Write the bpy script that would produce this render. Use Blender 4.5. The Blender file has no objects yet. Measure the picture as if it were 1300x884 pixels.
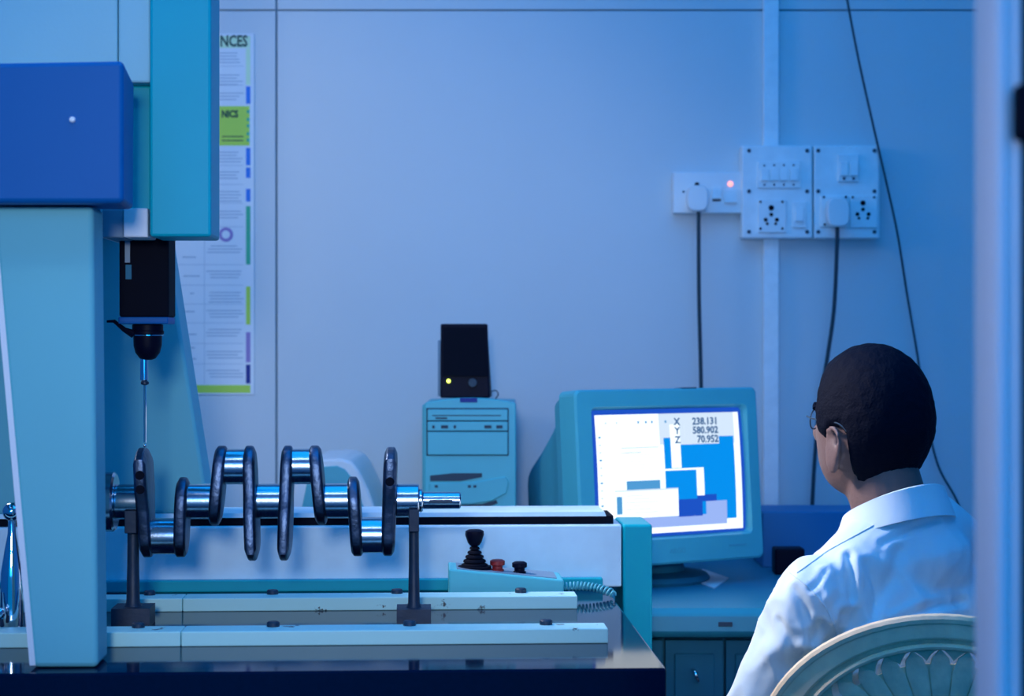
import bpy, bmesh, math, random
from mathutils import Vector, Matrix, noise

random.seed(7)
SC = bpy.context.scene
COL = SC.collection
PI = math.pi

# ------------------------------------------------------------------ camera
F, CX, HY, CAMZ = 2400.0, 650.0, 430.0, 1.25      # focal length in px, centre column, horizon row, eye height
cd = bpy.data.cameras.new('camera')
cam = bpy.data.objects.new('camera', cd)
COL.objects.link(cam)
cam.location = (0, 0, CAMZ)
cam.rotation_euler = (PI / 2, 0, 0)
cd.sensor_width = 36
cd.lens = F / 1300 * 36
cd.shift_y = -(442 - HY) / 1300
cd.clip_start = .05
cd.dof.use_dof = True
cd.dof.focus_distance = 2.75
cd.dof.aperture_fstop = 5.6
SC.camera = cam
SC.view_settings.view_transform = 'Standard'
SC.view_settings.look = 'None'
SC.view_settings.exposure = 0.0
SC.view_settings.gamma = 1.0

# ------------------------------------------------------------------ world and lights
w = bpy.data.worlds.new('world'); SC.world = w
w.use_nodes = True
bg = w.node_tree.nodes['Background']
bg.inputs[0].default_value = (0.0, 0.22, 0.62, 1)
bg.inputs[1].default_value = 0.70

def aim(o, tgt):
    o.rotation_euler = (Vector(tgt) - o.location).to_track_quat('-Z', 'Y').to_euler()

def area(name, loc, tgt, sx, sy, power, color, spread=180):
    d = bpy.data.lights.new(name, 'AREA'); d.shape = 'RECTANGLE'
    d.size, d.size_y, d.energy, d.color = sx, sy, power, color
    d.spread = math.radians(spread)
    o = bpy.data.objects.new(name, d); COL.objects.link(o)
    o.location = loc; aim(o, tgt)
    return o

def spot(name, loc, tgt, power, color, angle, blend, radius):
    d = bpy.data.lights.new(name, 'SPOT')
    d.energy, d.color, d.spot_size, d.spot_blend, d.shadow_soft_size = power, color, math.radians(angle), blend, radius
    o = bpy.data.objects.new(name, d); COL.objects.link(o)
    o.location = loc; aim(o, tgt)
    return o

AZURE = (0.0, 0.30, 0.95)
area('ceiling_azure', (0.0, 2.2, 2.85), (0.0, 2.2, 0), 2.6, 2.4, 44, AZURE)
area('front_azure', (0.3, -1.2, 2.0), (0.0, 4.0, 1.1), 2.6, 1.6, 38, AZURE)
spot('front_spot_fill', (-0.10, -0.8, 1.62), (-0.37, 4.1, 1.12), 132, (.93, .94, 1.0), 28, .8, .16)  # added spot behind the camera; its cone makes the wall fade to the right
area('left_lamp', (-1.25, 3.35, 1.9), (0.5, 3.5, 1.15), .5, .5, 4, (.95, .95, 1.0))
area('shirt_fill', (-0.90, 3.02, 2.0), (0.42, 2.72, .95), .3, .3, 3.1, (1.0, .93, .98), 50)  # unseen fill added to brighten the left side of the shirt
area('post_fill', (-0.75, 0.55, 1.75), (0.31, 1.2, 1.2), .3, .3, .28, (1.0, .9, .95), 50)  # unseen fill added only to brighten the door post

# ------------------------------------------------------------------ materials
def mat(name, color, rough=.5, metal=0, var=0.0, vscale=6, bump=0, bscale=60, coat=0, emis=None, estr=1, spec=None):
    m = bpy.data.materials.new(name); m.use_nodes = True
    nt = m.node_tree; b = nt.nodes['Principled BSDF']
    b.inputs['Base Color'].default_value = (*color, 1)
    b.inputs['Roughness'].default_value = rough
    b.inputs['Metallic'].default_value = metal
    if spec is not None: b.inputs['Specular IOR Level'].default_value = spec
    if coat: b.inputs['Coat Weight'].default_value = coat
    if emis:
        b.inputs['Emission Color'].default_value = (*emis, 1); b.inputs['Emission Strength'].default_value = estr
    tc = nt.nodes.new('ShaderNodeTexCoord')
    if var:
        n = nt.nodes.new('ShaderNodeTexNoise'); n.inputs['Scale'].default_value = vscale; n.inputs['Detail'].default_value = 5
        r = nt.nodes.new('ShaderNodeMapRange'); r.inputs[1].default_value = .3; r.inputs[2].default_value = .7
        r.inputs[3].default_value = 1 - var; r.inputs[4].default_value = 1 + var * .4
        h = nt.nodes.new('ShaderNodeVectorMath'); h.operation = 'SCALE'; h.inputs[0].default_value = color
        nt.links.new(tc.outputs['Object'], n.inputs['Vector']); nt.links.new(n.outputs['Fac'], r.inputs[0])
        nt.links.new(r.outputs[0], h.inputs['Scale']); nt.links.new(h.outputs[0], b.inputs['Base Color'])
    if bump:
        n2 = nt.nodes.new('ShaderNodeTexNoise'); n2.inputs['Scale'].default_value = bscale; n2.inputs['Detail'].default_value = 4
        bp = nt.nodes.new('ShaderNodeBump'); bp.inputs['Strength'].default_value = bump; bp.inputs['Distance'].default_value = .004
        nt.links.new(tc.outputs['Object'], n2.inputs['Vector']); nt.links.new(n2.outputs['Fac'], bp.inputs['Height'])
        nt.links.new(bp.outputs[0], b.inputs['Normal'])
    return m

def chipped(name, color, chip, rough=.45, scale=22, thr=.66):
    """painted metal with chipped spots"""
    m = mat(name, color, rough)
    nt = m.node_tree; b = nt.nodes['Principled BSDF']
    tc = nt.nodes.new('ShaderNodeTexCoord'); n = nt.nodes.new('ShaderNodeTexNoise')
    n.inputs['Scale'].default_value = scale; n.inputs['Detail'].default_value = 6; n.inputs['Roughness'].default_value = .65
    r = nt.nodes.new('ShaderNodeValToRGB')
    r.color_ramp.elements[0].position = thr; r.color_ramp.elements[1].position = thr + .03
    r.color_ramp.elements[0].color = (*color, 1); r.color_ramp.elements[1].color = (*chip, 1)
    nt.links.new(tc.outputs['Object'], n.inputs['Vector']); nt.links.new(n.outputs['Fac'], r.inputs[0])
    nt.links.new(r.outputs[0], b.inputs['Base Color'])
    return m

M = {
 'wall': mat('painted_wall_board', (.66, .71, .73), .6, var=.05, vscale=1.6, bump=.06, bscale=8),
 'seam': mat('dark_seam', (.25, .36, .45), .8),
 'room': mat('plain_paint', (.15, .35, .50), .8, var=.05),
 'floor': mat('floor_vinyl', (.12, .20, .28), .4, var=.15),
 'mach': mat('pale_machine_paint', (.33, .60, .62), .42, spec=.2, var=.04, vscale=3, bump=.04, bscale=200),
 'machteal': mat('teal_machine_paint', (.0, .43, .50), .45, spec=.2, var=.05, vscale=3),
 'leg': mat('leg_machine_paint', (.17, .54, .58), .5, spec=.2, var=.05, vscale=3),
 'blue': mat('royal_blue_paint', (.0, .12, .36), .5, spec=.2, var=.05, vscale=4),
 'slate': mat('slate_paint', (.20, .30, .38), .5),
 'guide': mat('pale_grey_metal_sheet', (.72, .92, .98), .45, var=.10, vscale=14, bump=.1, bscale=40),
 'granite': mat('polished_dark_granite', (.001, .010, .036), .07, var=.1, vscale=160, spec=.22),
 'black': mat('black_plastic', (.001, .002, .014), .5, spec=.12),
 'blackm': mat('matt_black', (.002, .003, .010), .8, spec=.15),
 'white': mat('white_plastic', (.85, .86, .86), .35),
 'board': mat('white_switch_plastic', (.90, .93, .93), .4, var=.06, vscale=40),
 'rail': chipped('chipped_cream_paint', (.52, .88, .80), (.05, .07, .06), .4, 22, .655),
 'steel': mat('ground_steel', (.50, .57, .64), .20, 1, bump=.03, bscale=300),
 'cast': mat('forged_steel', (.09, .13, .20), .38, 1, var=.4, vscale=40, bump=.25, bscale=120),
 'chrome': mat('chrome', (.85, .87, .9), .06, 1),
 'iron': mat('black_iron', (.008, .028, .06), .5, 0, var=.3, vscale=30, bump=.2),
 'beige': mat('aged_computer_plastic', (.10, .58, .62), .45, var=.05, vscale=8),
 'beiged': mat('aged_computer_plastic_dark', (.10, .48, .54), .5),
 'slot': mat('dark_slot', (.03, .06, .09), .6),
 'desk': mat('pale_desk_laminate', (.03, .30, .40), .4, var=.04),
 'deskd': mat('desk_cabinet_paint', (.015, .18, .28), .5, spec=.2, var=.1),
 'bluebox': mat('dark_blue_card', (.02, .22, .45), .6),
 'paper': mat('white_paper', (.85, .88, .90), .7),
 'skin': mat('brown_skin', (.22, .13, .11), .55, var=.12, vscale=30, bump=.15, bscale=200),
 'hair': mat('black_hair', (.001, .003, .012), .75, spec=.12, bump=.35, bscale=260),
 'shirt': mat('white_cotton_shirt', (.74, .86, .88), .85, var=.04, vscale=14, bump=.18, bscale=38),
 'trouser': mat('dark_trousers', (.03, .035, .05), .9),
 'cane': mat('cream_brown_chair_plastic', (.98, .74, .45), .5, var=.15, vscale=30, bump=.2, bscale=80),
 'caned': mat('dull_chair_plastic', (.80, .66, .42), .6, var=.2, vscale=40, bump=.3, bscale=80),
 'alum': mat('aluminium_paint', (.82, .84, .86), .6, var=.04),
 'cord': mat('dark_cord', (.02, .05, .07), .5),
 'red': mat('red_button_plastic', (.35, .02, .02), .4),
 'led': mat('yellow_led', (.6, .7, .05), .4, emis=(.75, 1, .10), estr=5),
 'neon': mat('red_neon', (.8, .2, .15), .4, emis=(1, .35, .35), estr=1.6),
 'lime': mat('lime_ink', (.55, .80, .10), .6),
 'palegreen': mat('pale_green_ink', (.72, .92, .62), .6),
 'inkgreen': mat('green_ink', (.05, .50, .28), .6),
 'inkblue': mat('blue_ink', (.03, .22, .75), .6),
 'inknavy': mat('navy_ink', (.01, .03, .25), .6),
 'inkgrey': mat('grey_ink', (.42, .50, .58), .7),
 'inkdark': mat('dark_ink', (.02, .08, .06), .7),
 'inklilac': mat('lilac_ink', (.35, .25, .55), .7),
 'tube': mat('lamp_tube', (.9, .9, .9), .5, emis=(.9, .95, 1.0), estr=9),
}
M['granite'].node_tree.nodes['Principled BSDF'].inputs['IOR'].default_value = 1.27
def screen_mat(name, c, s=1.0):
    return mat('screen_' + name, (.01, .01, .01), .25, emis=c, estr=s)
SM = [screen_mat('white', (.84, .94, 1.0), 1.35), screen_mat('blue', (.0, .28, .86), 1.0), screen_mat('navy', (.01, .08, .55), 1.0),
      screen_mat('lavender', (.33, .47, .92), 1.0), screen_mat('pale', (.68, .82, .98), 1.0), screen_mat('ink', (.03, .12, .30), 1.0),
      screen_mat('slate', (.08, .33, .66), 1.0), screen_mat('cream', (.86, .97, 1.0), 1.3)]

# ------------------------------------------------------------------ object helpers
def tag(o, label=None, cat=None, group=None, kind=None):
    if label: o['label'] = label
    if cat: o['category'] = cat
    if group: o['group'] = group
    if kind: o['kind'] = kind
    return o

ROOTM = {}
def thing(name, label, cat, loc=(0, 0, 0), rz=0, group=None):
    o = bpy.data.objects.new(name, None); COL.objects.link(o)
    o.empty_display_size = .05
    o.location = loc; o.rotation_euler = (0, 0, rz)
    ROOTM[o.name] = Matrix.Translation(loc) @ Matrix.Rotation(rz, 4, 'Z')
    return tag(o, label, cat, group)

def root_of(p):
    while p.parent: p = p.parent
    return p

def link(name, bm, mats, parent=None, world=False, smooth=35, base=False):
    """bmesh -> ONE mesh object; world=True: verts are in world coordinates"""
    if parent is not None and world:
        bm.transform(ROOTM[root_of(parent).name].inverted())
    loc = None
    if base:
        xs = [v.co.x for v in bm.verts]; ys = [v.co.y for v in bm.verts]; zs = [v.co.z for v in bm.verts]
        loc = Vector(((min(xs) + max(xs)) / 2, (min(ys) + max(ys)) / 2, min(zs)))
        bm.transform(Matrix.Translation(-loc))
    me = bpy.data.meshes.new(name)
    bmesh.ops.recalc_face_normals(bm, faces=bm.faces)
    bm.to_mesh(me); bm.free()
    for m in (mats if isinstance(mats, (list, tuple)) else [mats]): me.materials.append(m)
    if smooth:
        for p in me.polygons: p.use_smooth = True
        if smooth < 100:
            b2 = bmesh.new(); b2.from_mesh(me); lim = math.radians(smooth)
            for ed in b2.edges:
                if len(ed.link_faces) == 2:
                    a = ed.calc_face_angle(0); f1, f2 = ed.link_faces; m1, m2 = sorted((f1.calc_area(), f2.calc_area()))
                    ed.smooth = not (a > lim or (a > .1 and m2 > 7 * m1))
            b2.to_mesh(me); b2.free()
    o = bpy.data.objects.new(name, me); COL.objects.link(o)
    if parent is not None: o.parent = parent
    if loc is not None: o.location = loc
    return o

def join(a, b, mi=0):
    """append bmesh b to a"""
    me = bpy.data.meshes.new('tmp'); 
    for f in b.faces: f.material_index = mi if mi else f.material_index
    b.to_mesh(me); b.free(); a.from_mesh(me); bpy.data.meshes.remove(me)
    return a

def bbox(x0, x1, y0, y1, z0, z1, bev=0, seg=2):
    bm = bmesh.new(); bmesh.ops.create_cube(bm, size=1)
    bmesh.ops.scale(bm, vec=(abs(x1 - x0), abs(y1 - y0), abs(z1 - z0)), verts=bm.verts)
    bmesh.ops.translate(bm, vec=((x0 + x1) / 2, (y0 + y1) / 2, (z0 + z1) / 2), verts=bm.verts)
    if bev: bmesh.ops.bevel(bm, geom=list(bm.edges), offset=bev, segments=seg, affect='EDGES', profile=.5)
    return bm

def prism(poly, axis, a0, a1, bev=0, seg=2):
    """poly (u,v) extruded on axis: 'y' -> (u,a,v); 'x' -> (a,u,v); 'z' -> (u,v,a)"""
    P = {'y': lambda u, v, a: (u, a, v), 'x': lambda u, v, a: (a, u, v), 'z': lambda u, v, a: (u, v, a)}[axis]
    bm = bmesh.new()
    A = [bm.verts.new(P(u, v, a0)) for u, v in poly]; B = [bm.verts.new(P(u, v, a1)) for u, v in poly]
    bm.faces.new(A); bm.faces.new(B[::-1]); n = len(poly)
    for i in range(n): bm.faces.new((A[i], B[i], B[(i + 1) % n], A[(i + 1) % n]))
    bmesh.ops.recalc_face_normals(bm, faces=bm.faces)
    if bev: bmesh.ops.bevel(bm, geom=list(bm.edges), offset=bev, segments=seg, affect='EDGES', profile=.5)
    return bm

def hexa(c):
    """8 corners: bottom 0-3, top 4-7"""
    bm = bmesh.new(); v = [bm.verts.new(p) for p in c]
    for f in ((0, 1, 2, 3), (7, 6, 5, 4), (0, 4, 5, 1), (1, 5, 6, 2), (2, 6, 7, 3), (3, 7, 4, 0)): bm.faces.new([v[i] for i in f])
    bmesh.ops.recalc_face_normals(bm, faces=bm.faces)
    return bm

def bevel_all(bm, b, seg=2):
    bmesh.ops.bevel(bm, geom=list(bm.edges), offset=b, segments=seg, affect='EDGES', profile=.5); return bm

def lathe(prof, axis='z', at=(0, 0, 0), n=28):
    """prof: list (r, h) along axis"""
    bm = bmesh.new(); rings = []
    for r, h in prof:
        ring = []
        for i in range(n):
            t = 2 * PI * i / n; a, b = r * math.cos(t), r * math.sin(t)
            p = (a, b, h) if axis == 'z' else ((h, a, b) if axis == 'x' else (a, h, b))
            ring.append(bm.verts.new((p[0] + at[0], p[1] + at[1], p[2] + at[2])))
        rings.append(ring)
    for A, B in zip(rings, rings[1:]):
        for i in range(n): bm.faces.new((A[i], A[(i + 1) % n], B[(i + 1) % n], B[i]))
    bm.faces.new(rings[0]); bm.faces.new(rings[-1][::-1])
    return bm

def catmull(pts, k=8):
    P = [Vector(p) for p in pts]; P = [P[0] * 2 - P[1]] + P + [P[-1] * 2 - P[-2]]
    out = []
    for i in range(1, len(P) - 2):
        a, b, c, d = P[i - 1:i + 3]
        for j in range(k):
            t = j / k
            out.append(.5 * ((2 * b) + (c - a) * t + (2 * a - 5 * b + 4 * c - d) * t * t + (3 * b - a - 3 * c + d) * t ** 3))
    out.append(P[-2]); return out

def tube(pts, r, n=8, cap=True):
    """r number or list per point"""
    pts = [Vector(p) for p in pts]; bm = bmesh.new(); rings = []; up = None
    for i, p in enumerate(pts):
        t = (pts[min(i + 1, len(pts) - 1)] - pts[max(i - 1, 0)]).normalized()
        if up is None: up = t.orthogonal().normalized()
        up = (up - t * up.dot(t)); up = up.normalized() if up.length > 1e-6 else t.orthogonal().normalized()
        s = t.cross(up); rr = r[i] if isinstance(r, (list, tuple)) else r
        rings.append([bm.verts.new(p + (up * math.cos(2 * PI * k / n) + s * math.sin(2 * PI * k / n)) * rr) for k in range(n)])
    for A, B in zip(rings, rings[1:]):
        for i in range(n): bm.faces.new((A[i], A[(i + 1) % n], B[(i + 1) % n], B[i]))
    if cap: bm.faces.new(rings[0]); bm.faces.new(rings[-1][::-1])
    return bm

def ball(c, r, seg=24, sc=(1, 1, 1), rot=None):
    bm = bmesh.new(); bmesh.ops.create_uvsphere(bm, u_segments=seg, v_segments=seg * 2 // 3, radius=r)
    bmesh.ops.scale(bm, vec=sc, verts=bm.verts)
    if rot: bm.transform(rot)
    bmesh.ops.translate(bm, vec=c, verts=bm.verts); return bm

def wx(px, Y): return (px - CX) / F * Y
def wz(py, Y): return CAMZ - (py - HY) / F * Y

def textbm(s, size, align='LEFT', extrude=.0003, bold=0.0):
    cu = bpy.data.curves.new('t', 'FONT'); cu.body = s; cu.size = size; cu.align_x = align; cu.extrude = extrude; cu.offset = bold
    cu.resolution_u = 2
    o = bpy.data.objects.new('t', cu); COL.objects.link(o)
    dg = bpy.context.evaluated_depsgraph_get(); me = bpy.data.meshes.new_from_object(o.evaluated_get(dg))
    bm = bmesh.new(); bm.from_mesh(me); bpy.data.objects.remove(o); bpy.data.curves.remove(cu); bpy.data.meshes.remove(me)
    return bm

# ================================================================== THE SETTING
WY = 4.10                                           # front face of the back wall
wb = link('wall_back', bbox(-2.3, 2.0, WY + .012, WY + .12, 0, 2.9), M['seam'], base=True); tag(wb, kind='structure')
ROOTM[wb.name] = Matrix.Translation(wb.location)
sx1, sz1 = wx(351, WY), wz(13, WY)
xs = [-2.3, sx1 - 1.22, sx1, sx1 + 1.22 * 1.22, 2.0]; g = .0022
xs = [-2.3, sx1 - 1.22, sx1, 2.0]
for z0, z1 in ((0, sz1), (sz1, 2.9)):
    for a, b in zip(xs, xs[1:]):
        link('wall_panel', bbox(a + g, b - g, WY, WY + .02, z0 + g * .8, z1 - g * .8, .0012, 1), M['wall'], wb, world=True)
for nm, b in (('wall_left', (-2.4, -2.3, -1.6, WY + .12, 0, 2.9)), ('wall_right', (2.0, 2.1, -1.6, WY + .12, 0, 2.9)),
              ('floor', (-2.4, 2.1, -1.6, WY + .12, -.1, 0)), ('ceiling', (-2.4, 2.1, -1.6, WY + .12, 2.9, 3.0))):
    tag(link(nm, bbox(*b), M['floor'] if nm == 'floor' else M['room'], base=True), kind='structure')

# door post the photographer looks past
DY = 1.2
x0, x1 = wx(1252, DY), wx(1276, DY)
dp = link('door_1', prism([(x0, DY), (x0 + .004, DY - .012), (x1 - .002, DY - .012), (x1, DY - .006), (x1 + .002, DY - .006), (x1 + .003, DY - .011),
                           (wx(1291, DY), DY - .011), (wx(1292, DY), DY + .03), (x0, DY + .03)], 'z', 0, 2.1, .001, 1), M['alum'], base=True)
tag(dp, kind='structure'); ROOTM[dp.name] = Matrix.Translation(dp.location)
link('unlit_wall_side', bbox(wx(1292, DY), .62, DY - .012, DY + .03, .01, 2.1), M['blackm'], dp, world=True)  # coloured black to stand for the unlit side of the wall
link('latch', bbox(wx(1277, DY), wx(1305, DY), DY - .028, DY - .0115, wz(183, DY), wz(112, DY), .004), M['blackm'], dp, world=True)

# surface mounted lamp on the ceiling, above the machine
t = thing('ceiling_lamp', 'white ceiling batten lamp with two tubes above the measuring machine', 'lamp', (-.35, 1.35, 2.86))
link('housing', bbox(-.65, .65, -.07, .07, -.02, .04, .005), M['white'], t)
for s in (-1, 1): link('tube', lathe([(.001, -.6), (.013, -.6), (.013, .6), (.001, .6)], 'x', (0, s * .035, -.035), 12), M['tube'], t)

# ================================================================== THE MEASURING MACHINE
RZ = math.radians(2.8); MY = 2.667; c_, s_ = math.cos(RZ), math.sin(RZ)
TOP = .85
def L(px, ly):
    a = (px - CX) / F
    return (a * (MY + ly * c_) + ly * s_) / (c_ - a * s_)
def WYof(lx, ly): return MY + lx * s_ + ly * c_
def LZ(py, lx, ly): return CAMZ - (py - HY) / F * WYof(lx, ly)
def P3(px, py, ly):
    x = L(px, ly); return (x, ly, LZ(py, x, ly))

mm = thing('measuring_machine', 'pale teal coordinate measuring machine with blue bridge end and dark granite table', 'machine', (0, MY, 0), RZ)
LF, LB = -.383, .50
TR = L(846, LF)
link('granite_table', bbox(-1.25, TR, LF, LB, .62, TOP, .003), M['granite'], mm)
link('table_stand', bbox(-1.15, TR - .09, LF + .08, LB - .05, .05, .62, .01), M['iron'], mm)
for fx in (-1.1, TR - .16):
    for fy in (LF + .1, LB - .15):
        link('foot', lathe([(.035, 0), (.035, .012), (.015, .02), (.015, .06)], 'z', (fx, fy, 0), 16), M['iron'], mm)

# guide beam at the rear of the table
BF = .352
bx1, bx0 = L(828, BF), -1.25
sx = L(790, BF)
ztop = LZ(667, 0, BF)
link('guide_beam', bbox(bx0, sx - .001, BF, BF + .13, TOP + .002, ztop, .003), M['guide'], mm)
link('guide_beam_plinth', bbox(bx0, L(772, BF) - .01, BF - .018, BF + .0, TOP, LZ(735, 0, BF - .018), .002), M['machteal'], mm)
link('end_cover', bbox(sx + .001, bx1, BF - .002, BF + .13, .60, ztop, .004), M['machteal'], mm)
link('bellows', bbox(bx0, L(778, BF + .02), BF + .012, BF + .11, ztop - .002, ztop + .013), M['blackm'], mm)
link('cover_strip', hexa([(bx0, BF + .006, ztop + .013), (L(770, BF), BF + .006, ztop + .013), (L(770, BF), BF + .12, ztop + .013), (bx0, BF + .12, ztop + .013),
                          (bx0, BF + .008, ztop + .020), (L(768, BF), BF + .008, ztop + .020), (L(768, BF), BF + .12, ztop + .020), (bx0, BF + .12, ztop + .020)]), M['guide'], mm)

# fixture rails on the table, in lengths, with socket screws
def rail(xa, xb, yf, yb):
    r = link('fixture_rail', bbox(xa, xb, yf, yb, TOP, TOP + .0195, .0015), M['rail'], mm)
    return r
def screw(par, x, y, z, dark=True):
    link('screw', lathe([(.0085, 0), (.0085, .005), (.007, .0065), (.003, .0065)], 'z', (x, y, z), 14), M['iron'], par)
f0, f1 = -.193, -.142
r0, r1 = .123, .172
j = L(230, f0); e = L(772, f0)
ra = rail(-1.1, j - .0008, f0, f1); rb = rail(j, e, f0, f1)
for p in (347, 520, 693): screw(rb, L(p, f1 - .010), f1 - .012, TOP + .0195)
for p in (176, -10): screw(ra, L(p, f1 - .010), f1 - .012, TOP + .0195)
j = L(232, r0); e = L(733, r0)
ra = rail(-1.1, j - .0008, r0, r1); rb = rail(j, e, r0, r1)
for p in (346, 504, 661): screw(rb, L(p, r1 - .008), r1 - .008, TOP + .0195)
for p in (190, 30): screw(ra, L(p, r1 - .008), r1 - .008, TOP + .0195)

# front bridge leg
LG = -.35
def leg(corners, ly0, ly1, name, m, bev, inset=0.0):
    a = [P3(px, py, ly0) for px, py in corners]
    b = [(x, ly1, z) for x, y, z in a]
    bm = hexa([a[0], a[1], b[1], b[0], a[3], a[2], b[2], b[3]])
    bevel_all(bm, bev, 3)
    return link(name, bm, m, mm)
fl = leg([(42, 848), (124, 848), (118, 262), (-10, 262)], LG, LG + .075, 'bridge_leg', M['leg'], .006)
a = [P3(-9, 640, LG), P3(42, 848, LG), P3(-10, 262, LG)]
e0, e1 = P3(41.5, 845, LG), P3(-9.5, 270, LG)  # white strip standing in for light caught on the leg's left chamfer
link('edge_highlight', hexa([(e0[0] - .0035, LG - .001, e0[2]), (e0[0] + .0035, LG - .001, e0[2]), (e0[0] + .0035, LG + .07, e0[2]), (e0[0] - .0035, LG + .07, e0[2]),
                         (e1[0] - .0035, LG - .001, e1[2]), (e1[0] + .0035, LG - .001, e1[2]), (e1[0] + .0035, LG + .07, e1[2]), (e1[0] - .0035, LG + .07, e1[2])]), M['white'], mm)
# rear bridge leg rides on the guide beam
RG = .362
a = [P3(-60, 650, RG), P3(266, 650, RG), P3(205, 300, RG), P3(-60, 300, RG)]
a = [(a[0][0], RG, ztop + .020), (a[1][0], RG, ztop + .020), (a[2][0], RG, 1.46), (a[3][0], RG, 1.46)]
bm = hexa([a[0], a[1], (a[1][0], RG + .10, a[1][2]), (a[0][0], RG + .10, a[0][2]), a[3], a[2], (a[2][0], RG + .10, a[2][2]), (a[3][0], RG + .10, a[3][2])])
link('bridge_leg', bevel_all(bm, .006, 3), M['leg'], mm)
# bridge beam and its blue end cover
link('bridge_beam', bbox(L(-60, 0), L(118, .05), LG + .01, RG + .10, 1.43, 1.55, .006), M['machteal'], mm)
CV = LG - .05
A = [P3(-70, 258, CV), P3(157, 258, CV), P3(157, 77, CV), P3(-70, 81, CV)]
B = [P3(-70, 266, CV + .17), P3(169, 266, CV + .17), P3(170, 104, CV + .17), P3(-70, 104, CV + .17)]
bm = hexa([A[0], A[1], B[1], B[0], A[3], A[2], B[2], B[3]])
bc = link('bridge_end_cover', bevel_all(bm, .006, 3), M['blue'], mm)
p = P3(92, 152, CV)
link('plug_cap', lathe([(.001, -.004), (.0032, -.003), (.0045, 0.004)], 'y', (p[0], CV, p[2]), 14), M['white'], bc)
# carriage on the bridge: pale upper cover, recessed body, teal Z-axis housing
CR = -.14
x_a, x_s, x_b = L(-90, CR), L(150, CR), L(191, CR)
zc = LZ(105, x_b, CR)
link('carriage_cover', bbox(x_a, x_s - .0008, CR, CR + .26, zc, 2.15, .003), M['mach'], mm)
link('carriage_cover', bbox(x_s, x_b, CR, CR + .26, zc, 2.15, .003), M['mach'], mm)
zb = LZ(301, L(230, CR), CR)
link('carriage_body', bbox(x_a, L(192, CR + .03), CR + .03, CR + .22, LZ(268, x_b, CR + .03), zc, .003), M['machteal'], mm)
link('axis_housing', bbox(x_b, L(268, CR - .008), CR - .008, CR + .10, zb, 2.15, .004), M['machteal'], mm)
link('lower_panel', bbox(L(130, CR + .02), L(157, CR + .02), CR + .02, CR + .2, zb, LZ(266, x_b, CR + .02), .002), M['slate'], mm)
link('edge_trim', bbox(L(127, CR + .018), L(130, CR + .018), CR + .016, CR + .2, zb, LZ(266, x_b, CR + .02), .0008, 1), M['white'], mm)
link('white_bracket', bbox(L(157, CR + .012), L(188, CR + .012), CR + .010, CR + .09, zb, LZ(265, x_b, CR + .02), .002), M['white'], mm)
# quill and probe head (centred over the crankshaft)
QX = L(188, 0)
q0, q1 = QX - .0345, QX + .0335
zq = LZ(403, QX, 0)
qu = link('quill', bbox(q0, q1, -.036, .036, zq, zb + .01, .003), M['blackm'], mm)
link('scale_label', bbox(q0 + .008, q0 + .015, -.0368, -.0355, zq + .075, zq + .105), M['slate'], qu)
link('scale_label', bbox(q0 + .009, q0 + .017, -.0368, -.0355, zq + .052, zq + .072), M['deskd'], qu)
link('blue_collar', bbox(q0 - .001, q1 - .001, -.037, .037, zq - .0095, zq, .0015), M['blue'], mm)
HX = L(187.5, 0); z0 = zq - .0095
ph = link('probe_head', lathe([(.018, 0), (.0215, -.001), (.0215, -.009), (.0225, -.010), (.0225, -.0135), (.020, -.015), (.0195, -.030), (.017, -.040), (.011, -.048), (.006, -.050)], 'z', (HX, 0, z0), 32), M['black'], mm)
link('chrome_ring', lathe([(.0205, -.0148), (.0222, -.0150), (.0222, -.0162), (.0200, -.0166)], 'z', (HX, 0, z0), 32), M['chrome'], ph)
link('clamp_lever', tube([(HX - .018, -.01, z0 - .014), (HX - .030, -.014, z0 - .008), (HX - .044, -.016, z0 + .004), (HX - .054, -.016, z0 + .0035)], [.006, .0035, .0025, .0018], 8), M['black'], ph)
SX = L(183, 0)
tipz = 1.1005
zs = z0 - .048
st = link('stylus', lathe([(.0055, zs), (.0058, zs - .030), (.004, zs - .032)], 'z', (SX, 0, 0), 16), M['chrome'], mm)
link('stylus_joint', lathe([(.0045, zs - .032), (.0056, zs - .033), (.0056, zs - .036), (.002, zs - .0375)], 'z', (SX + .001, 0, 0), 16), M['iron'], st)
link('stylus_rod', lathe([(.0022, zs - .0375), (.0019, tipz + .004)], 'z', (SX + .001, 0, 0), 10), M['chrome'], st)
link('tip_ball', ball((SX + .001, 0, tipz), .0026, 12), M['chrome'], st)

# ================================================================== CRANKSHAFT
CZ = 1.022
cs = thing('crankshaft', 'steel four-throw crankshaft lying level on two posts under the probe', 'crankshaft', (0, MY, CZ), RZ)
def X0(px): return L(px, 0)
def cyl(name, pa, pb, r, off=0, m='steel', par=None, ch=.0015):
    a, b = X0(pa), X0(pb)
    return link(name, lathe([(r * .6, a), (r - ch, a), (r, a + ch), (r, b - ch), (r - ch, b), (r * .6, b)], 'x', (0, 0, off), 40), M[m], par or cs)
TH = .0485
fl_ = cyl('flange', 131, 147.5, .0415, 0, ch=.003)
for k in range(6):
    aa = k * PI / 3 + .3
    link('flange_bolt_hole', lathe([(.0045, X0(131) - .0004), (.0045, X0(131) + .002)], 'x', (0, .028 * math.cos(aa), .028 * math.sin(aa)), 12), M['blackm'], fl_)
for pa, pb in ((147, 178), (238, 270), (326, 358), (412, 444), (503, 532)): cyl('main_journal', pa, pb, .0245 if pa != 503 else .0235)
for pa, pb, s in ((191, 227, -1), (282, 313, 1), (370, 400, 1), (456, 487, -1)): cyl('crankpin', pa, pb, .0250, s * TH)
cyl('collar', 531, 537, .0165, ch=.002)
sn = cyl('snout', 536, 585, .0120, ch=.002)
link('keyway', bbox(X0(545), X0(574), -.0124, -.0105, -.003, .002, .0005, 1), M['slot'], sn)

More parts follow.
